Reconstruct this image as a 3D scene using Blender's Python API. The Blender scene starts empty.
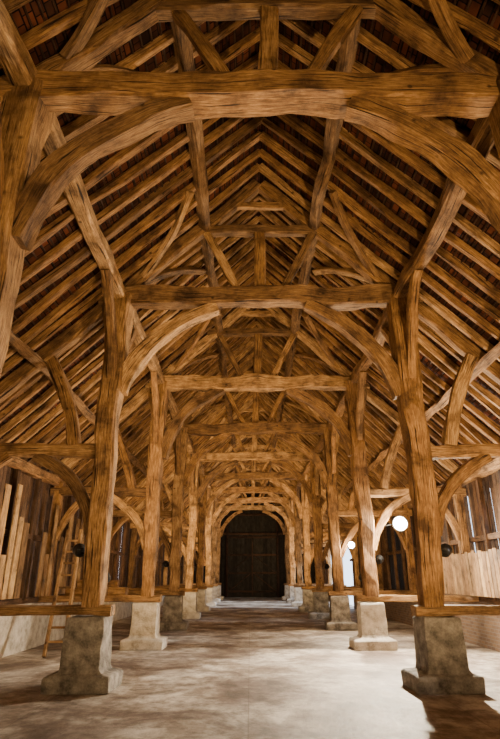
import bpy, math, random
from mathutils import Vector, Matrix, noise
random.seed(7)
scene = bpy.context.scene
COL = scene.collection

# ------------------------------------------------------------------ materials
def newmat(name):
    m = bpy.data.materials.new(name); m.use_nodes = True
    nt = m.node_tree; b = nt.nodes['Principled BSDF']
    return m, nt, b
def N(nt, t, **kw):
    n = nt.nodes.new(t)
    for k, v in kw.items():
        if k in n.inputs: n.inputs[k].default_value = v
        else: setattr(n, k, v)
    return n
def ramp(nt, fac, stops):
    r = nt.nodes.new('ShaderNodeValToRGB')
    el = r.color_ramp.elements
    while len(el) < len(stops): el.new(0.5)
    for e, (p, c) in zip(el, stops):
        e.position = p; e.color = (c[0], c[1], c[2], 1)
    nt.links.new(fac, r.inputs[0]); return r
def mixc(nt, fac, a, b, mode='MIX'):
    m = nt.nodes.new('ShaderNodeMix'); m.data_type = 'RGBA'; m.blend_type = mode
    if hasattr(fac, 'links'): nt.links.new(fac, m.inputs[0])
    else: m.inputs[0].default_value = fac
    for s, i in ((a, 6), (b, 7)):
        if hasattr(s, 'links'): nt.links.new(s, m.inputs[i])
        else: m.inputs[i].default_value = (*s, 1)
    return m.outputs[2]
def bump(nt, b, h, strength, dist=0.02):
    bp = N(nt, 'ShaderNodeBump', Strength=strength, Distance=dist)
    nt.links.new(h, bp.inputs['Height']); nt.links.new(bp.outputs[0], b.inputs['Normal'])

def wood(name, dark, mid, light, rough=0.75):
    m, nt, b = newmat(name)
    uv = N(nt, 'ShaderNodeUVMap'); uv.uv_map = 'UVMap'
    tn = N(nt, 'ShaderNodeUVMap'); tn.uv_map = 'Tone'
    mp = N(nt, 'ShaderNodeMapping'); mp.inputs['Scale'].default_value = (1.6, 24, 1)
    nt.links.new(uv.outputs[0], mp.inputs[0])
    n1 = N(nt, 'ShaderNodeTexNoise', Scale=2.0, Detail=8.0, Roughness=0.72, Distortion=0.8)
    nt.links.new(mp.outputs[0], n1.inputs[0])
    n2 = N(nt, 'ShaderNodeTexNoise', Scale=1.7, Detail=6.0, Roughness=0.65)
    nt.links.new(uv.outputs[0], n2.inputs[0])
    r1 = ramp(nt, n1.outputs[0], [(0.32, dark), (0.5, mid), (0.69, light)])
    r2 = ramp(nt, n2.outputs[0], [(0.34, (0.28, 0.25, 0.23)), (0.5, (0.88, .85, .82)), (0.66, (1.32, 1.32, 1.28))])
    c = mixc(nt, 1.0, r1.outputs[0], r2.outputs[0], 'MULTIPLY')
    # drying shakes
    mp2 = N(nt, 'ShaderNodeMapping'); mp2.inputs['Scale'].default_value = (0.9, 26, 1)
    nt.links.new(uv.outputs[0], mp2.inputs[0])
    n3 = N(nt, 'ShaderNodeTexNoise', Scale=1.0, Detail=3.0)
    nt.links.new(mp2.outputs[0], n3.inputs[0])
    r3 = ramp(nt, n3.outputs[0], [(0.34, (0.08, 0.06, 0.045)), (0.39, (1, 1, 1))])
    c = mixc(nt, 1.0, c, r3.outputs[0], 'MULTIPLY')
    # peg holes and knots
    vo = N(nt, 'ShaderNodeTexVoronoi', Scale=2.6); nt.links.new(uv.outputs[0], vo.inputs[0])
    r5 = ramp(nt, vo.outputs['Distance'], [(0.05, (0.1, 0.07, 0.05)), (0.11, (1, 1, 1))])
    c = mixc(nt, 0.8, c, r5.outputs[0], 'MULTIPLY')
    # tone of each individual timber
    sp = N(nt, 'ShaderNodeSeparateXYZ'); nt.links.new(tn.outputs[0], sp.inputs[0])
    r4 = ramp(nt, sp.outputs[0], [(0.0, (0.48, 0.45, 0.43)), (0.35, (0.88, 0.79, 0.7)), (0.7, (1.05, 1.03, 1.0)), (1.0, (1.3, 1.32, 1.3))])
    c = mixc(nt, 1.0, c, r4.outputs[0], 'MULTIPLY')
    nt.links.new(c, b.inputs['Base Color']); b.inputs['Roughness'].default_value = rough
    b.inputs['Specular IOR Level'].default_value = 0.25
    bump(nt, b, n1.outputs[0], 0.9, 0.03)
    return m
W_MAIN = wood('oak_hewn', (0.075, 0.038, 0.016), (0.30, 0.175, 0.078), (0.54, 0.365, 0.185))
W_RAFT = wood('oak_rafter', (0.06, 0.03, 0.013), (0.25, 0.14, 0.06), (0.46, 0.30, 0.145))
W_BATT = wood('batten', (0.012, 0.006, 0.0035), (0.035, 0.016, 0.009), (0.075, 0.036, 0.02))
W_BOARD = wood('weathered_board', (0.035, 0.019, 0.011), (0.11, 0.06, 0.032), (0.2, 0.12, 0.065))
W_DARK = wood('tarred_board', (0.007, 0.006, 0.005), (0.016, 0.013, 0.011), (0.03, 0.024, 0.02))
W_PALE = wood('pale_plank', (0.14, 0.08, 0.036), (0.30, 0.185, 0.088), (0.45, 0.3, 0.15))

def objmat(name, fn):
    m, nt, b = newmat(name)
    tc = N(nt, 'ShaderNodeTexCoord'); fn(nt, b, tc.outputs['Object']); return m
def f_stone(c1, c2, c3):
    def f(nt, b, co):
        n = N(nt, 'ShaderNodeTexNoise', Scale=3.5, Detail=8.0, Roughness=0.75)
        nt.links.new(co, n.inputs[0])
        r = ramp(nt, n.outputs[0], [(0.36, c1), (0.5, c2), (0.66, c3)])
        nt.links.new(r.outputs[0], b.inputs['Base Color']); b.inputs['Roughness'].default_value = 0.9
        n2 = N(nt, 'ShaderNodeTexNoise', Scale=12.0, Detail=8.0, Roughness=.7); nt.links.new(co, n2.inputs[0])
        bump(nt, b, n2.outputs[0], 0.9, 0.05)
    return f
STONE_A = objmat('limestone', f_stone((0.08, 0.07, 0.06), (0.23, 0.205, 0.18), (0.42, 0.385, 0.335)))
STONE_B = objmat('whitewashed_stone', f_stone((0.3, 0.26, 0.21), (0.52, 0.47, 0.4), (0.7, 0.65, 0.58)))

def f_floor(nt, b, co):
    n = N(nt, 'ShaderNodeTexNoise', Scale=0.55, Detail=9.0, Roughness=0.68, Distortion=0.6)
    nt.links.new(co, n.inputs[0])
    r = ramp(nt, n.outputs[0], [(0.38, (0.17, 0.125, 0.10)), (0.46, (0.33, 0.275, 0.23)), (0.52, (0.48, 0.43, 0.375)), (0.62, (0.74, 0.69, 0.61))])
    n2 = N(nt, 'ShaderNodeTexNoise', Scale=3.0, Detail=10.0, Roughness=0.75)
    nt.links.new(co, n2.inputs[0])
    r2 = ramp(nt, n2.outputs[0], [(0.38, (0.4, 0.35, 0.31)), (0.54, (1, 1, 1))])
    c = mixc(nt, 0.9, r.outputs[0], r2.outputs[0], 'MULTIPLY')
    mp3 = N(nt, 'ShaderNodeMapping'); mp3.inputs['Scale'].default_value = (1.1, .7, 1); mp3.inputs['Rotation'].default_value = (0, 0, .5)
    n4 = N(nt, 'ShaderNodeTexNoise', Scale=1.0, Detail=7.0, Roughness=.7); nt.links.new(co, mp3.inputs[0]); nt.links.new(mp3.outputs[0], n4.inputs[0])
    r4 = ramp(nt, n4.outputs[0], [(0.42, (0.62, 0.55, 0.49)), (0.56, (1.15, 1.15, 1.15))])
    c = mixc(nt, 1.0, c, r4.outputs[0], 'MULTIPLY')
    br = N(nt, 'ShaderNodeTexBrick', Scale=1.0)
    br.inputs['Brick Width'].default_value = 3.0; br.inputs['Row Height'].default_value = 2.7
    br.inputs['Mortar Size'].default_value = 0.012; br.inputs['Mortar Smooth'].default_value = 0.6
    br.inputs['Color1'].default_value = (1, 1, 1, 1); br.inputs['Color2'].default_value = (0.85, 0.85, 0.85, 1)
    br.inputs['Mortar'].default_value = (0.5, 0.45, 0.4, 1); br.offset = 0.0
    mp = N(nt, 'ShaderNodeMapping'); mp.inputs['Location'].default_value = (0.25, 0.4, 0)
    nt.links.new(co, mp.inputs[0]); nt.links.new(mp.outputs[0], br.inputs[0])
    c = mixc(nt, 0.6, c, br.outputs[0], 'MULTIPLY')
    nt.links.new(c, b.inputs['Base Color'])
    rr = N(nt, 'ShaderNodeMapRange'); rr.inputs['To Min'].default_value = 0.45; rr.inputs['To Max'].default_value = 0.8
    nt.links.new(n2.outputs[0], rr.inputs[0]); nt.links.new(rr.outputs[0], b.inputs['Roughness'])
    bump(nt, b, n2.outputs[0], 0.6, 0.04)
FLOOR = objmat('dusty_concrete', f_floor)

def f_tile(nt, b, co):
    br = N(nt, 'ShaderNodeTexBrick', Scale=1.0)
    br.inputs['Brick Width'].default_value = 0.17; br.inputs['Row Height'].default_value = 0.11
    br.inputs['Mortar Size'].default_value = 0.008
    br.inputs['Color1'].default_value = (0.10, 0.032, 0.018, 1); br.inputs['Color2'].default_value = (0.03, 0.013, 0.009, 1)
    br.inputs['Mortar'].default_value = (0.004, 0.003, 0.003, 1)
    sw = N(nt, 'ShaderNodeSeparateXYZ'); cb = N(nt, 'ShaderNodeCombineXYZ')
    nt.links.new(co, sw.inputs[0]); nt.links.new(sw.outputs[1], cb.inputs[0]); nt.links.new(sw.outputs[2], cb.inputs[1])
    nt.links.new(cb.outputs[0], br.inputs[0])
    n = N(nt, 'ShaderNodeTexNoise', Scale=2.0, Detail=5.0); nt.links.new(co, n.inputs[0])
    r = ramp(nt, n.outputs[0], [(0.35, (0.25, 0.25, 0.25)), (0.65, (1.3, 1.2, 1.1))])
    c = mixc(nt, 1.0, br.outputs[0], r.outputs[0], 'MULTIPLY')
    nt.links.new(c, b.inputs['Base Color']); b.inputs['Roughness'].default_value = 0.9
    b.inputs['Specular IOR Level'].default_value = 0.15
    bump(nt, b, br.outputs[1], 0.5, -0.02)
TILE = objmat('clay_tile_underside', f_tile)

def f_brick(nt, b, co):
    br = N(nt, 'ShaderNodeTexBrick', Scale=1.0)
    br.inputs['Brick Width'].default_value = 0.24; br.inputs['Row Height'].default_value = 0.085
    br.inputs['Mortar Size'].default_value = 0.01
    br.inputs['Color1'].default_value = (0.24, 0.15, 0.09, 1); br.inputs['Color2'].default_value = (0.14, 0.085, 0.06, 1)
    br.inputs['Mortar'].default_value = (0.2, 0.17, 0.14, 1)
    sw = N(nt, 'ShaderNodeSeparateXYZ'); cb = N(nt, 'ShaderNodeCombineXYZ')
    nt.links.new(co, sw.inputs[0]); nt.links.new(sw.outputs[1], cb.inputs[0]); nt.links.new(sw.outputs[2], cb.inputs[1])
    nt.links.new(cb.outputs[0], br.inputs[0])
    nt.links.new(br.outputs[0], b.inputs['Base Color']); b.inputs['Roughness'].default_value = 0.9
    bump(nt, b, br.outputs[1], 0.5, -0.01)
BRICK = objmat('old_brick', f_brick)
METAL, nt_, b_ = newmat('black_metal')
b_.inputs['Base Color'].default_value = (0.03, 0.03, 0.03, 1); b_.inputs['Roughness'].default_value = 0.5; b_.inputs['Metallic'].default_value = 0.6
def emis(name, col, s):
    m, nt, b = newmat(name)
    b.inputs['Base Color'].default_value = (*col, 1)
    b.inputs['Emission Color'].default_value = (*col, 1); b.inputs['Emission Strength'].default_value = s
    return m
LENS = emis('lamp_lens_lit', (1, 0.93, 0.78), 200)
LENS_DIM = emis('added_flood_lens', (1, 0.75, 0.45), 6)  # glowing face of the added floods only

# ------------------------------------------------------------------ mesh helpers
class MB:
    def __init__(s): s.v = []; s.f = []; s.uv = []; s.t = []
    def beam(s, pts, w, h, up=(0, 0, 1), step=0.35, rough=0.012, cham=0.16, w1=None, h1=None):
        pts = [Vector(p) for p in pts]
        path = [pts[0]]
        for a, b in zip(pts[:-1], pts[1:]):
            n = max(1, int(round((b - a).length / step)))
            for i in range(1, n + 1): path.append(a.lerp(b, i / n))
        n = len(path); up = Vector(up)
        tot = sum((path[i + 1] - path[i]).length for i in range(n - 1))
        seed = Vector((random.random() * 100, random.random() * 100, random.random() * 100))
        u0 = random.random() * 60; v0 = random.random() * 60; tone = random.random()
        base = len(s.v); d = 0; RN = 8
        us = []
        for i, p in enumerate(path):
            t = (path[min(i + 1, n - 1)] - path[max(i - 1, 0)]).normalized()
            side = t.cross(up).normalized(); u2 = side.cross(t).normalized()
            if i: d += (path[i] - path[i - 1]).length
            k = d / tot
            ww = (w if w1 is None else w + (w1 - w) * k) / 2; hh = (h if h1 is None else h + (h1 - h) * k) / 2
            nv = noise.noise_vector(seed + Vector((d * 0.8, 0, 0)))
            c = p + side * nv.x * rough * 1.6 + u2 * nv.y * rough * 1.6
            cw = min(ww, hh) * cham * 2
            prof = [(ww, -hh + cw), (ww, hh - cw), (ww - cw, hh), (-ww + cw, hh), (-ww, hh - cw), (-ww, -hh + cw), (-ww + cw, -hh), (ww - cw, -hh)]
            for j, (a, b) in enumerate(prof):
                q = noise.noise(seed + Vector((d * 1.7, j * 3.1, 5)))
                f = 1 + q * rough / max(0.03, min(ww, hh)) * 1.5
                s.v.append(tuple(c + side * a * f + u2 * b * f))
            us.append(d)
        per = 2 * (w + h); vs = [0, .22, .28, .47, .53, .72, .78, .97, 1.0]
        for i in range(n - 1):
            for j in range(RN):
                j2 = (j + 1) % RN
                s.f.append((base + i * RN + j, base + i * RN + j2, base + (i + 1) * RN + j2, base + (i + 1) * RN + j))
                va = v0 + vs[j] * per; vb = v0 + vs[j + 1] * per
                s.uv.append([(u0 + us[i], va), (u0 + us[i], vb), (u0 + us[i + 1], vb), (u0 + us[i + 1], va)]); s.t.append(tone)
        for e, rev in ((0, False), (n - 1, True)):
            idx = [base + e * RN + j for j in range(RN)]
            if not rev: idx.reverse()
            s.f.append(tuple(idx)); s.uv.append([(u0 + 0.1 * math.cos(j * .785), v0 + 0.1 * math.sin(j * .785)) for j in range(RN)]); s.t.append(tone)
    def box(s, lo, hi):
        x0, y0, z0 = lo; x1, y1, z1 = hi; b = len(s.v)
        s.v += [(x0, y0, z0), (x1, y0, z0), (x1, y1, z0), (x0, y1, z0), (x0, y0, z1), (x1, y0, z1), (x1, y1, z1), (x0, y1, z1)]
        u0 = random.random() * 60; v0 = random.random() * 60; tone = random.random()
        L = [x1 - x0, y1 - y0, z1 - z0]; ax = L.index(max(L)); o = [a for a in (0, 1, 2) if a != ax]
        for f in ((0, 3, 2, 1), (4, 5, 6, 7), (0, 1, 5, 4), (1, 2, 6, 5), (2, 3, 7, 6), (3, 0, 4, 7)):
            s.f.append(tuple(b + i for i in f)); s.t.append(tone)
            s.uv.append([(u0 + s.v[b + i][ax], v0 + s.v[b + i][o[0]] + s.v[b + i][o[1]]) for i in f])
    def obj(s, name, mat, parent=None):
        me = bpy.data.meshes.new(name); me.from_pydata(s.v, [], s.f)
        l = me.uv_layers.new(name='UVMap'); k = 0
        for u in s.uv:
            for c in u: l.data[k].uv = c; k += 1
        if s.t:
            l = me.uv_layers.new(name='Tone'); k = 0
            for u, t in zip(s.uv, s.t):
                for c in u: l.data[k].uv = (t, 0); k += 1
        me.materials.append(mat); me.update()
        o = bpy.data.objects.new(name, me); COL.objects.link(o)
        if parent: o.parent = parent
        return o
def B(name, mat, parent, pts, w, h, **kw):
    m = MB(); m.beam(pts, w, h, **kw); return m.obj(name, mat, parent)
def bez(a, c, b, n=10):
    a, b, c = Vector(a), Vector(b), Vector(c)
    return [a * (1 - t) ** 2 + c * 2 * t * (1 - t) + b * t * t for t in [i / n for i in range(n + 1)]]
def empty(name, loc=(0, 0, 0)):
    e = bpy.data.objects.new(name, None); e.location = loc; e.empty_display_size = 0.3; COL.objects.link(e); return e
def J(a): return random.uniform(-a, a)

# ------------------------------------------------------------------ dimensions
Y0 = 4.73; D = 5.4; KS = list(range(-1, 9)); YE = Y0 + 9 * D
YF = -5.6
AP = 10.5; PX = 3.0; WX = 5.95
def R(x): return AP - abs(x)
def YK(k): return Y0 + k * D + (.18 if k == 0 else 0)

# ------------------------------------------------------------------ trusses
for k in KS:
    y = YK(k)
    T = empty('timber_truss')
    CH = 8.9 if k == 0 else 9.08
    for sx, nm in ((-1, 'left'), (1, 'right')):
        X = sx * PX; lean = J(.05)
        B('post_' + nm, W_MAIN, T, [(X + lean, y, 1.25), (X + lean * .4 + J(.05), y, 3.2), (X + J(.05), y, 4.7), (X, y, 6.0), (X - sx * .02, y, 7.35)], 0.34, 0.40, up=(0, 1, 0), rough=0.034, w1=0.44, h1=0.5, cham=.12)
        B('jowl_' + nm, W_MAIN, T, [(X + sx * .1, y, 6.2), (X + sx * .16, y, 6.7), (X + sx * .2, y, 7.4)], 0.2, 0.36, up=(0, 1, 0), w1=.45)
        B('sole_plate_' + nm, W_MAIN, T, [(sx * 2.62, y, 1.19), (sx * (WX + .05), y, 1.19)], 0.34, 0.16, rough=.015)
        B('wall_post_' + nm, W_MAIN, T, [(sx * 5.75, y, 1.27), (sx * 5.75, y, 4.3)], 0.26, 0.26, up=(0, 1, 0))
        B('aisle_tie_' + nm, W_MAIN, T, [(sx * 2.9, y, 3.98 + J(.04)), (sx * 4.4, y, 4.02 + J(.05)), (sx * 5.95, y, 4.02)], 0.24, 0.24, rough=.02)
        B('aisle_brace_inner_' + nm, W_MAIN, T, bez((sx * 3.15, y, 2.45), (sx * (3.4 + J(.15)), y, 3.5), (sx * 4.35, y, 3.92)), 0.2, 0.24, up=(0, 1, 0), w1=.24, rough=.02)
        B('aisle_brace_outer_' + nm, W_MAIN, T, bez((sx * 5.65, y, 2.7), (sx * 5.5, y, 3.5), (sx * 4.85, y, 3.92)), 0.18, 0.2, up=(0, 1, 0), rough=.02)
        B('aisle_strut_' + nm, W_MAIN, T, bez((sx * 3.65, y, 4.1), (sx * 3.75, y, 4.8), (sx * 4.35, y, 5.95)), 0.24, 0.22, up=(0, 1, 0), rough=.02)
        B('arch_brace_' + nm, W_MAIN, T, bez((sx * 2.84, y, 5.05 + J(.15)), (sx * (2.5 + J(.12)), y, 6.58 + J(.12)), (sx * (.95 + J(.12)), y, 7.14), 14), 0.31, 0.26, up=(0, 1, 0), step=.18, rough=.036, w1=.25, cham=.1)
        B('principal_rafter_' + nm, W_MAIN, T, [(sx * 6.05, y, R(6.05) - .06), (sx * 3, y, R(3) - .04), (sx * .05, y, R(0) - .1)], 0.24, 0.28, rough=.026)
        B('queen_strut_' + nm, W_MAIN, T, bez((sx * .5, y, 7.55), (sx * .8, y, 8.2), (sx * 1.22, y, CH - .02)), 0.17, 0.18, up=(0, 1, 0), rough=.018)
        for dy in (-1, 1):
            B('plate_brace_' + nm, W_MAIN, T, bez((X + sx * .02, y + dy * .16, 5.45), (X, y + dy * (.55 + J(.1)), 6.5), (X, y + dy * 1.35, 7.25)), 0.18, 0.18, up=(1, 0, 0), rough=.018)
            B('wind_brace_' + nm, W_MAIN, T, bez((sx * 2.55, y + dy * .1, R(2.55) - .12), (sx * 1.9, y + dy * .5, R(1.9) - .12), (sx * 1.42, y + dy * 1.5, R(1.42) - .12)), 0.16, 0.12, up=(sx, 0, 1))
    cz = J(.05)
    B('tie_beam', W_MAIN, T, [(-3.45, y, 7.34), (-1.7, y, 7.35 + cz), (0, y, 7.39 + cz), (1.7, y, 7.36 + J(.05)), (3.45, y, 7.34)], 0.36, 0.40, rough=.042, step=.28, cham=.1)
    B('collar', W_MAIN, T, [(-1.6, y, CH), (0, y, CH + .03), (1.6, y, CH)], 0.22, 0.22, rough=.025)
    B('king_strut', W_MAIN, T, [(0, y, 7.55), (J(.04), y, CH - .08)], 0.24, 0.2, up=(0, 1, 0), rough=.02)
    B('upper_collar', W_MAIN, T, [(-.75, y, 9.78), (.75, y, 9.78)], 0.14, 0.16)

def longit(name, x, z, w, h, up=(0, 0, 1), r=.03):
    m = MB()
    pts = [(x, YF + .06, z)]
    yy = YF + 1.3
    while yy < YE - .6:
        pts.append((x + J(.035), yy, z + J(.035))); yy += 1.35
    pts.append((x, YE - .03, z)); m.beam(pts, w, h, up=up, step=.7, rough=r); return m.obj(name, W_MAIN)
for sx in (-1, 1):
    longit('arcade_plate', sx * PX, 7.38, .28, .28)
    longit('roof_purlin', sx * 1.22, 9.13, .22, .22, up=(sx, 0, 1))
    longit('aisle_purlin', sx * 4.55, R(4.55) - .16, .2, .2, up=(sx, 0, 1))
    longit('wall_plate', sx * 5.86, 4.30, .24, .24)

# ------------------------------------------------------------------ common rafters, battens and tiles
m = MB(); y = YF + .25; ro = .055
while y < YE - .1:
    near = min(abs(y - YK(k)) for k in KS)
    if near > 0.2:
        for sx in (-1, 1):
            jy = J(.05); s = random.uniform(.09, .135)
            m.beam([(sx * 6.35, y + jy, R(6.35) + ro), (sx * 4.5, y + jy + J(.07), R(4.5) + ro + J(.02)), (sx * 3, y + J(.07), R(3) + ro), (sx * 1.4, y + J(.06), R(1.4) + ro + J(.02)), (0, y, R(0) + ro)], s, .15, step=.9, rough=.019)
    y += 0.47
m.obj('roof_rafters', W_RAFT)
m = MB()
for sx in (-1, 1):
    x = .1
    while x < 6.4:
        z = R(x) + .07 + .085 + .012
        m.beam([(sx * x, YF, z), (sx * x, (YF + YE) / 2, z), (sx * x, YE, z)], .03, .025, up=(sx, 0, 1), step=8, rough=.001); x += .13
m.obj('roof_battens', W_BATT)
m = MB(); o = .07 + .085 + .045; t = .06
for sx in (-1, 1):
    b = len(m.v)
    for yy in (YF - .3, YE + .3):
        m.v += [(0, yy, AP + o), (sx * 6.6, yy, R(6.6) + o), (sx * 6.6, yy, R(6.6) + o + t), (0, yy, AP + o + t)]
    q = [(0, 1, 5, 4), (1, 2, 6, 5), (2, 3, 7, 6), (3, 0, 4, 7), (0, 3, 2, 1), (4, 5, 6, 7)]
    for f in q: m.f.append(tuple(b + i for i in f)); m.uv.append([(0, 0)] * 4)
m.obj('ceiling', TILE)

# ------------------------------------------------------------------ floor & walls
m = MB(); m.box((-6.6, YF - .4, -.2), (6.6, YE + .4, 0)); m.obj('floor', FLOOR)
DOOR_R = [(34.5, 44.0)]
DARK_R = (21.2, 25.6)
for sx, nm in ((-1, 'left'), (1, 'right')):
    m = MB(); segs = [(YF, YE)]
    if sx > 0: segs = [(YF, DOOR_R[0][0]), (DOOR_R[0][1], YE)]
    for a, b in segs:
        m.box((min(sx * WX, sx * 6.3), a, 0), (max(sx * WX, sx * 6.3), b, 1.1))
    W = m.obj('wall_' + nm, STONE_B if sx < 0 else BRICK)
    m = MB(); y = YF; dark = MB()
    while y < YE:
        w = random.uniform(.16, .24)
        g = random.choice([.001, .001, .003, .005, .008, .014]) if random.random() < .92 else random.uniform(.03, .07)
        if y < 9: g = .001
        elif 12 < y < 19: g = random.choice([.01, .02, .035, .06])
        inopen = sx > 0 and any(a - .2 < y < b for a, b in DOOR_R)
        if not inopen:
            isd = sx > 0 and DARK_R[0] < y < DARK_R[1]
            tgt = dark if isd else m
            if isd: g = random.choice([.004, .02, .05])
            x0 = sx * (WX + .06 + J(.01)); x1 = x0 + sx * .025
            tgt.box((min(x0, x1), y, 1.1), (max(x0, x1), y + w, 4.45))
        y += w + g
    m.obj('boards', W_BOARD, W)
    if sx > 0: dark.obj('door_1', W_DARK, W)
    m = MB()
    for z in (1.18, 2.7):
        for a, b in segs: m.beam([(sx * 5.93, a, z), (sx * 5.93, b, z)], .14, .14, step=1.5)
    y = YF + 1
    while y < YE:
        if not (sx > 0 and any(a - .2 < y < b + .2 for a, b in DOOR_R)) and min(abs(y - YK(k)) for k in KS) > .5:
            m.beam([(sx * 5.9, y, 1.2), (sx * 5.9, y, 4.25)], .13, .13, up=(0, 1, 0), step=1)
        y += 1.35
    m.obj('studs', W_BOARD, W)
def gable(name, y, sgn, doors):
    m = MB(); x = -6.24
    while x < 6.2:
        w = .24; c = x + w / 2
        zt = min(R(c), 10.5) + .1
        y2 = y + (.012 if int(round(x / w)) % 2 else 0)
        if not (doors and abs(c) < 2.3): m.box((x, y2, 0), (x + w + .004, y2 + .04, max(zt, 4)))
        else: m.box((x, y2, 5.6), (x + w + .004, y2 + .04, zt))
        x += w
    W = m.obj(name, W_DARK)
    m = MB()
    for xx in (-2.4, 2.4): m.beam([(xx, y - sgn * .14, 0), (xx, y - sgn * .14, 7.3)], .22, .22, up=(0, 1, 0))
    for z in (5.6, 7.4, 9.0):
        hw = min(6, AP - z - .1)
        m.beam([(-hw, y - sgn * .14, z), (hw, y - sgn * .14, z)], .2, .2)
    m.obj('gable_frame', W_BATT, W)
    return W
gable('wall_back', YE, 1, True); gable('wall_front', YF, -1, False)
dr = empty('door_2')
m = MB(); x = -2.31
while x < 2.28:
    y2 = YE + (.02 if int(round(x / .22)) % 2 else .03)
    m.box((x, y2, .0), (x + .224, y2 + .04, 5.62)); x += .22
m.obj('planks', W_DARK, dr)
m = MB()
for z in (.5, 2.1, 3.7, 5.3):
    for a, b in ((-2.25, -.04), (.04, 2.25)): m.beam([(a, YE - .03, z), (b, YE - .03, z)], .08, .16)
for a, b in ((-2.2, -.1), (2.2, .1)):
    m.beam([(a, YE - .03, .5), (b, YE - .03, 2.1)], .07, .12, up=(0, 1, 0)); m.beam([(a, YE - .03, 2.1), (b, YE - .03, 3.7)], .07, .12, up=(0, 1, 0))
m.beam([(0, YE - .03, .05), (0, YE - .03, 5.5)], .1, .08, up=(0, 1, 0))
m.obj('ledges', W_BATT, dr)
m = MB(); y = 11.2
while y < 17.5:
    w = random.uniform(.16, .22)
    m.box((5.56, y, 1.28), (5.585, y + w, 2.35 + J(.06))); y += w + random.uniform(.012, .03)
m.box((5.585, 11.2, 1.5), (5.62, 15.3, 1.6)); m.box((5.585, 11.2, 2.1), (5.62, 15.3, 2.2))
m.obj('plank_partition', W_PALE)
m = MB(); y = 11.4
for i in range(20):
    if i not in (6, 7, 8, 12, 16): m.box((-5.6, y, 1.28), (-5.57, y + random.uniform(.2, .3), random.choice([2.3, 2.9, 3.5, 3.7]) + J(.15)))
    y += .33
m.obj('plank_screen', W_PALE)

# ------------------------------------------------------------------ stone plinths
import bmesh
def plinth(x, y, sx, mat):
    bm = bmesh.new()
    def ring(hx, hy, z, ox=0): return [bm.verts.new((ox + a * hx + J(.014), b * hy + J(.014), z + J(.008))) for a, b in ((-1, -1), (0, -1), (1, -1), (1, 0), (1, 1), (0, 1), (-1, 1), (-1, 0))]
    o = -sx * random.uniform(-.02, .05)
    prof = [(.54, .46, 0, o), (.545, .47, .2, o), (.52, .45, .235, o), (.37, .36, .275, 0), (.335, .33, .33, 0), (.33, .325, .6, 0), (.325, .32, .9, 0), (.32, .31, 1.06, 0), (.30, .29, 1.105, 0)]
    rs = [ring(*p) for p in prof]
    for a, b in zip(rs[:-1], rs[1:]):
        for j in range(8): bm.faces.new((a[j], a[(j + 1) % 8], b[(j + 1) % 8], b[j]))
    bm.faces.new(rs[-1]); bm.faces.new(list(reversed(rs[0])))
    me = bpy.data.meshes.new('stone_plinth'); bm.to_mesh(me); bm.free(); me.materials.append(mat)
    ob = bpy.data.objects.new('stone_plinth', me); ob.location = (x, y, 0.001); ob.rotation_euler[2] = J(.06); COL.objects.link(ob)
    bv = ob.modifiers.new('b', 'BEVEL'); bv.width = .015; bv.segments = 2; bv.limit_method = 'ANGLE'
for k in KS:
    for sx in (-1, 1):
        plinth(sx * PX, YK(k), sx, STONE_B if (k == 2 or (k > 3 and random.random() < .7)) else STONE_A)

# ------------------------------------------------------------------ ladder
L = empty('wooden_ladder')
fa, ta = Vector((-4.95, 13.7, .03)), Vector((-5.25, 15.28, 2.95))
sep = Vector((.42, .05, 0))
m = MB(); m.beam([fa, ta], .08, .09, up=(0, 1, 0), rough=.004); m.obj('rail_1', W_PALE, L)
m = MB(); m.beam([fa + sep, ta + sep * .8], .08, .09, up=(0, 1, 0), rough=.004); m.obj('rail_2', W_PALE, L)
m = MB()
for i in range(1, 10):
    t = i / 10; m.beam([fa.lerp(ta, t), (fa + sep).lerp(ta + sep * .8, t)], .05, .05, up=(0, 0, 1), rough=.002)
m.obj('rungs', W_PALE, L)

# short logs resting on the sole plate of a left aisle
S = empty('log_pile')
for i, (x0, x1, r, z, dy) in enumerate(((-3.55, -4.05, .10, 1.37, -.04), (-4.1, -4.6, .12, 1.39, .02), (-4.7, -5.2, .10, 1.37, -.03), (-3.8, -4.3, .09, 1.56, .0), (-4.4, -4.9, .09, 1.57, -.02))):
    B('log_%d' % (i + 1), W_MAIN, S, [(x0, Y0 + 2 * D + dy, z), (x1, Y0 + 2 * D - dy, z)], r * 2, r * 2, cham=.29, rough=.012, step=.12)

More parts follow.
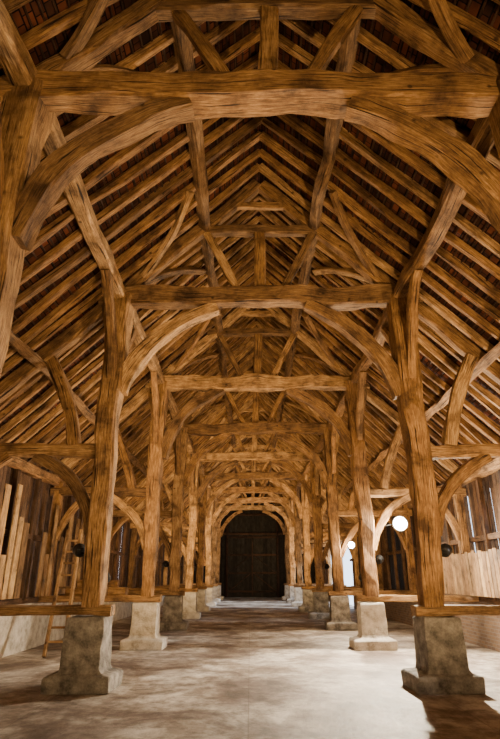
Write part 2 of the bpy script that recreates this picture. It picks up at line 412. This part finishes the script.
# ------------------------------------------------------------------ lamps: bright right-aisle pair seen, the rest added
def flood(loc, target, power, col=(1, .62, .3), size=.28, lens=LENS_DIM, anchor=None, r=.13, spread=150, bulb=0):
    loc = Vector(loc); d = (Vector(target) - loc).normalized()
    E = empty('seen_or_added_flood'); q = d.to_track_quat('-Z', 'Y')
    bm = bmesh.new()
    prof = [(.05, .14), (.09, .12), (r + .01, .02), (r + .02, -.0), (r + .02, -.02), (r, -.02), (r - .01, 0.0)]
    rs = []
    for rr, z in prof: rs.append([bm.verts.new((rr * math.cos(a * math.pi / 10), rr * math.sin(a * math.pi / 10), z)) for a in range(20)])
    for a, b in zip(rs[:-1], rs[1:]):
        for j in range(20): bm.faces.new((a[j], a[(j + 1) % 20], b[(j + 1) % 20], b[j]))
    bm.faces.new(rs[0])
    for j in range(6):
        bmesh.ops.create_cube(bm, size=1, matrix=Matrix.Translation((0, -.06 + j * .024, .13)) @ Matrix.Diagonal((.14, .006, .06, 1)))
    me = bpy.data.meshes.new('housing'); bm.to_mesh(me); bm.free(); me.materials.append(METAL)
    h = bpy.data.objects.new('housing', me); h.matrix_world = Matrix.Translation(loc) @ q.to_matrix().to_4x4(); h.parent = E; COL.objects.link(h)
    bm = bmesh.new(); bmesh.ops.create_circle(bm, cap_ends=True, segments=20, radius=r - .01)
    me = bpy.data.meshes.new('lens'); bm.to_mesh(me); bm.free(); me.materials.append(lens)
    g = bpy.data.objects.new('lens', me); g.matrix_world = h.matrix_world.copy(); g.parent = E; COL.objects.link(g)
    if anchor is not None:
        mm = MB(); mm.beam([Vector(anchor), loc - d * .12], .03, .03, up=(0, .3, 1), rough=0); mm.obj('bracket', METAL, E)
    la = bpy.data.lights.new('lamp_light', 'AREA'); la.shape = 'DISK'; la.size = size; la.energy = power; la.color = col; la.spread = math.radians(spread)
    lo = bpy.data.objects.new('lamp_light', la); lo.matrix_world = Matrix.Translation(loc + d * .05) @ q.to_matrix().to_4x4(); lo.parent = E; COL.objects.link(lo)
    if bulb:
        pl = bpy.data.lights.new('bulb_light', 'POINT'); pl.energy = bulb; pl.color = col; pl.shadow_soft_size = .08
        po = bpy.data.objects.new('bulb_light', pl); po.location = loc + d * .22; po.parent = E; COL.objects.link(po)
WARM = (1, .675, .33)
for k in KS:
    y = YK(k)
    for sx in (-1, 1):
        if k == -1: p = 330 if sx > 0 else 120
        elif k == 0: p = 300 if sx > 0 else 40
        elif k % 2: p = 220 if sx < 0 else 0
        else: p = 220 if sx > 0 else 0
        if 2 < k < 7: p *= 1.6
        if k >= 7: p *= .25
        if p: flood((sx * 2.95, y + .42, 1.75), (sx * 0.6, y + 4.6, 5.2), p, WARM, anchor=(sx * 2.95, y + .2, 1.6), size=.08, spread=125)  # added flood with invented fixture, brightens the next truss and roof
        if 0 <= k < 7 and ((k % 2 == 0) == (sx > 0) or k == 1):
            flood((sx * 3.4, y + .25, 2.2), (sx * 5.2, y + 3.2, 3.8), 105, WARM, anchor=(sx * 3.15, y + .1, 2.1), r=.1, size=.08)  # added aisle flood with invented fixture, lifts the side wall
flood((3.95, 15.3, 3.12), (1.0, 7, .3), 1300, (1, .84, .62), lens=LENS, anchor=(3.2, 15.5, 3.0), r=.19, size=.16, spread=165, bulb=300)
flood((3.55, 20.8, 2.85), (1.0, 12, .8), 350, (1, .8, .55), lens=LENS, anchor=(3.2, 20.93, 2.8), r=.12, size=.16, bulb=120)

# daylight
w = bpy.data.worlds.new('World'); scene.world = w; w.use_nodes = True
bg = w.node_tree.nodes['Background']; bg.inputs[0].default_value = (.72, .84, 1, 1); bg.inputs[1].default_value = 4
sun = bpy.data.lights.new('sun', 'SUN'); sun.energy = 9; sun.angle = .03; sun.color = (.84, .91, 1)
so = bpy.data.objects.new('sun', sun); COL.objects.link(so)
so.rotation_euler = Vector((-1, .12, -.42)).to_track_quat('-Z', 'Y').to_euler(); so.location = (15, 40, 12)

# ------------------------------------------------------------------ camera
cam = bpy.data.cameras.new('camera'); co = bpy.data.objects.new('camera', cam); COL.objects.link(co)
cam.sensor_fit = 'VERTICAL'; cam.sensor_height = 24; cam.sensor_width = 24; cam.lens = 530 / 739 * 24
cam.clip_start = .05; cam.clip_end = 300
co.location = (-.23, 0, 1.73); co.rotation_euler = (math.radians(90 + 21.4), 0, 0)
scene.camera = co
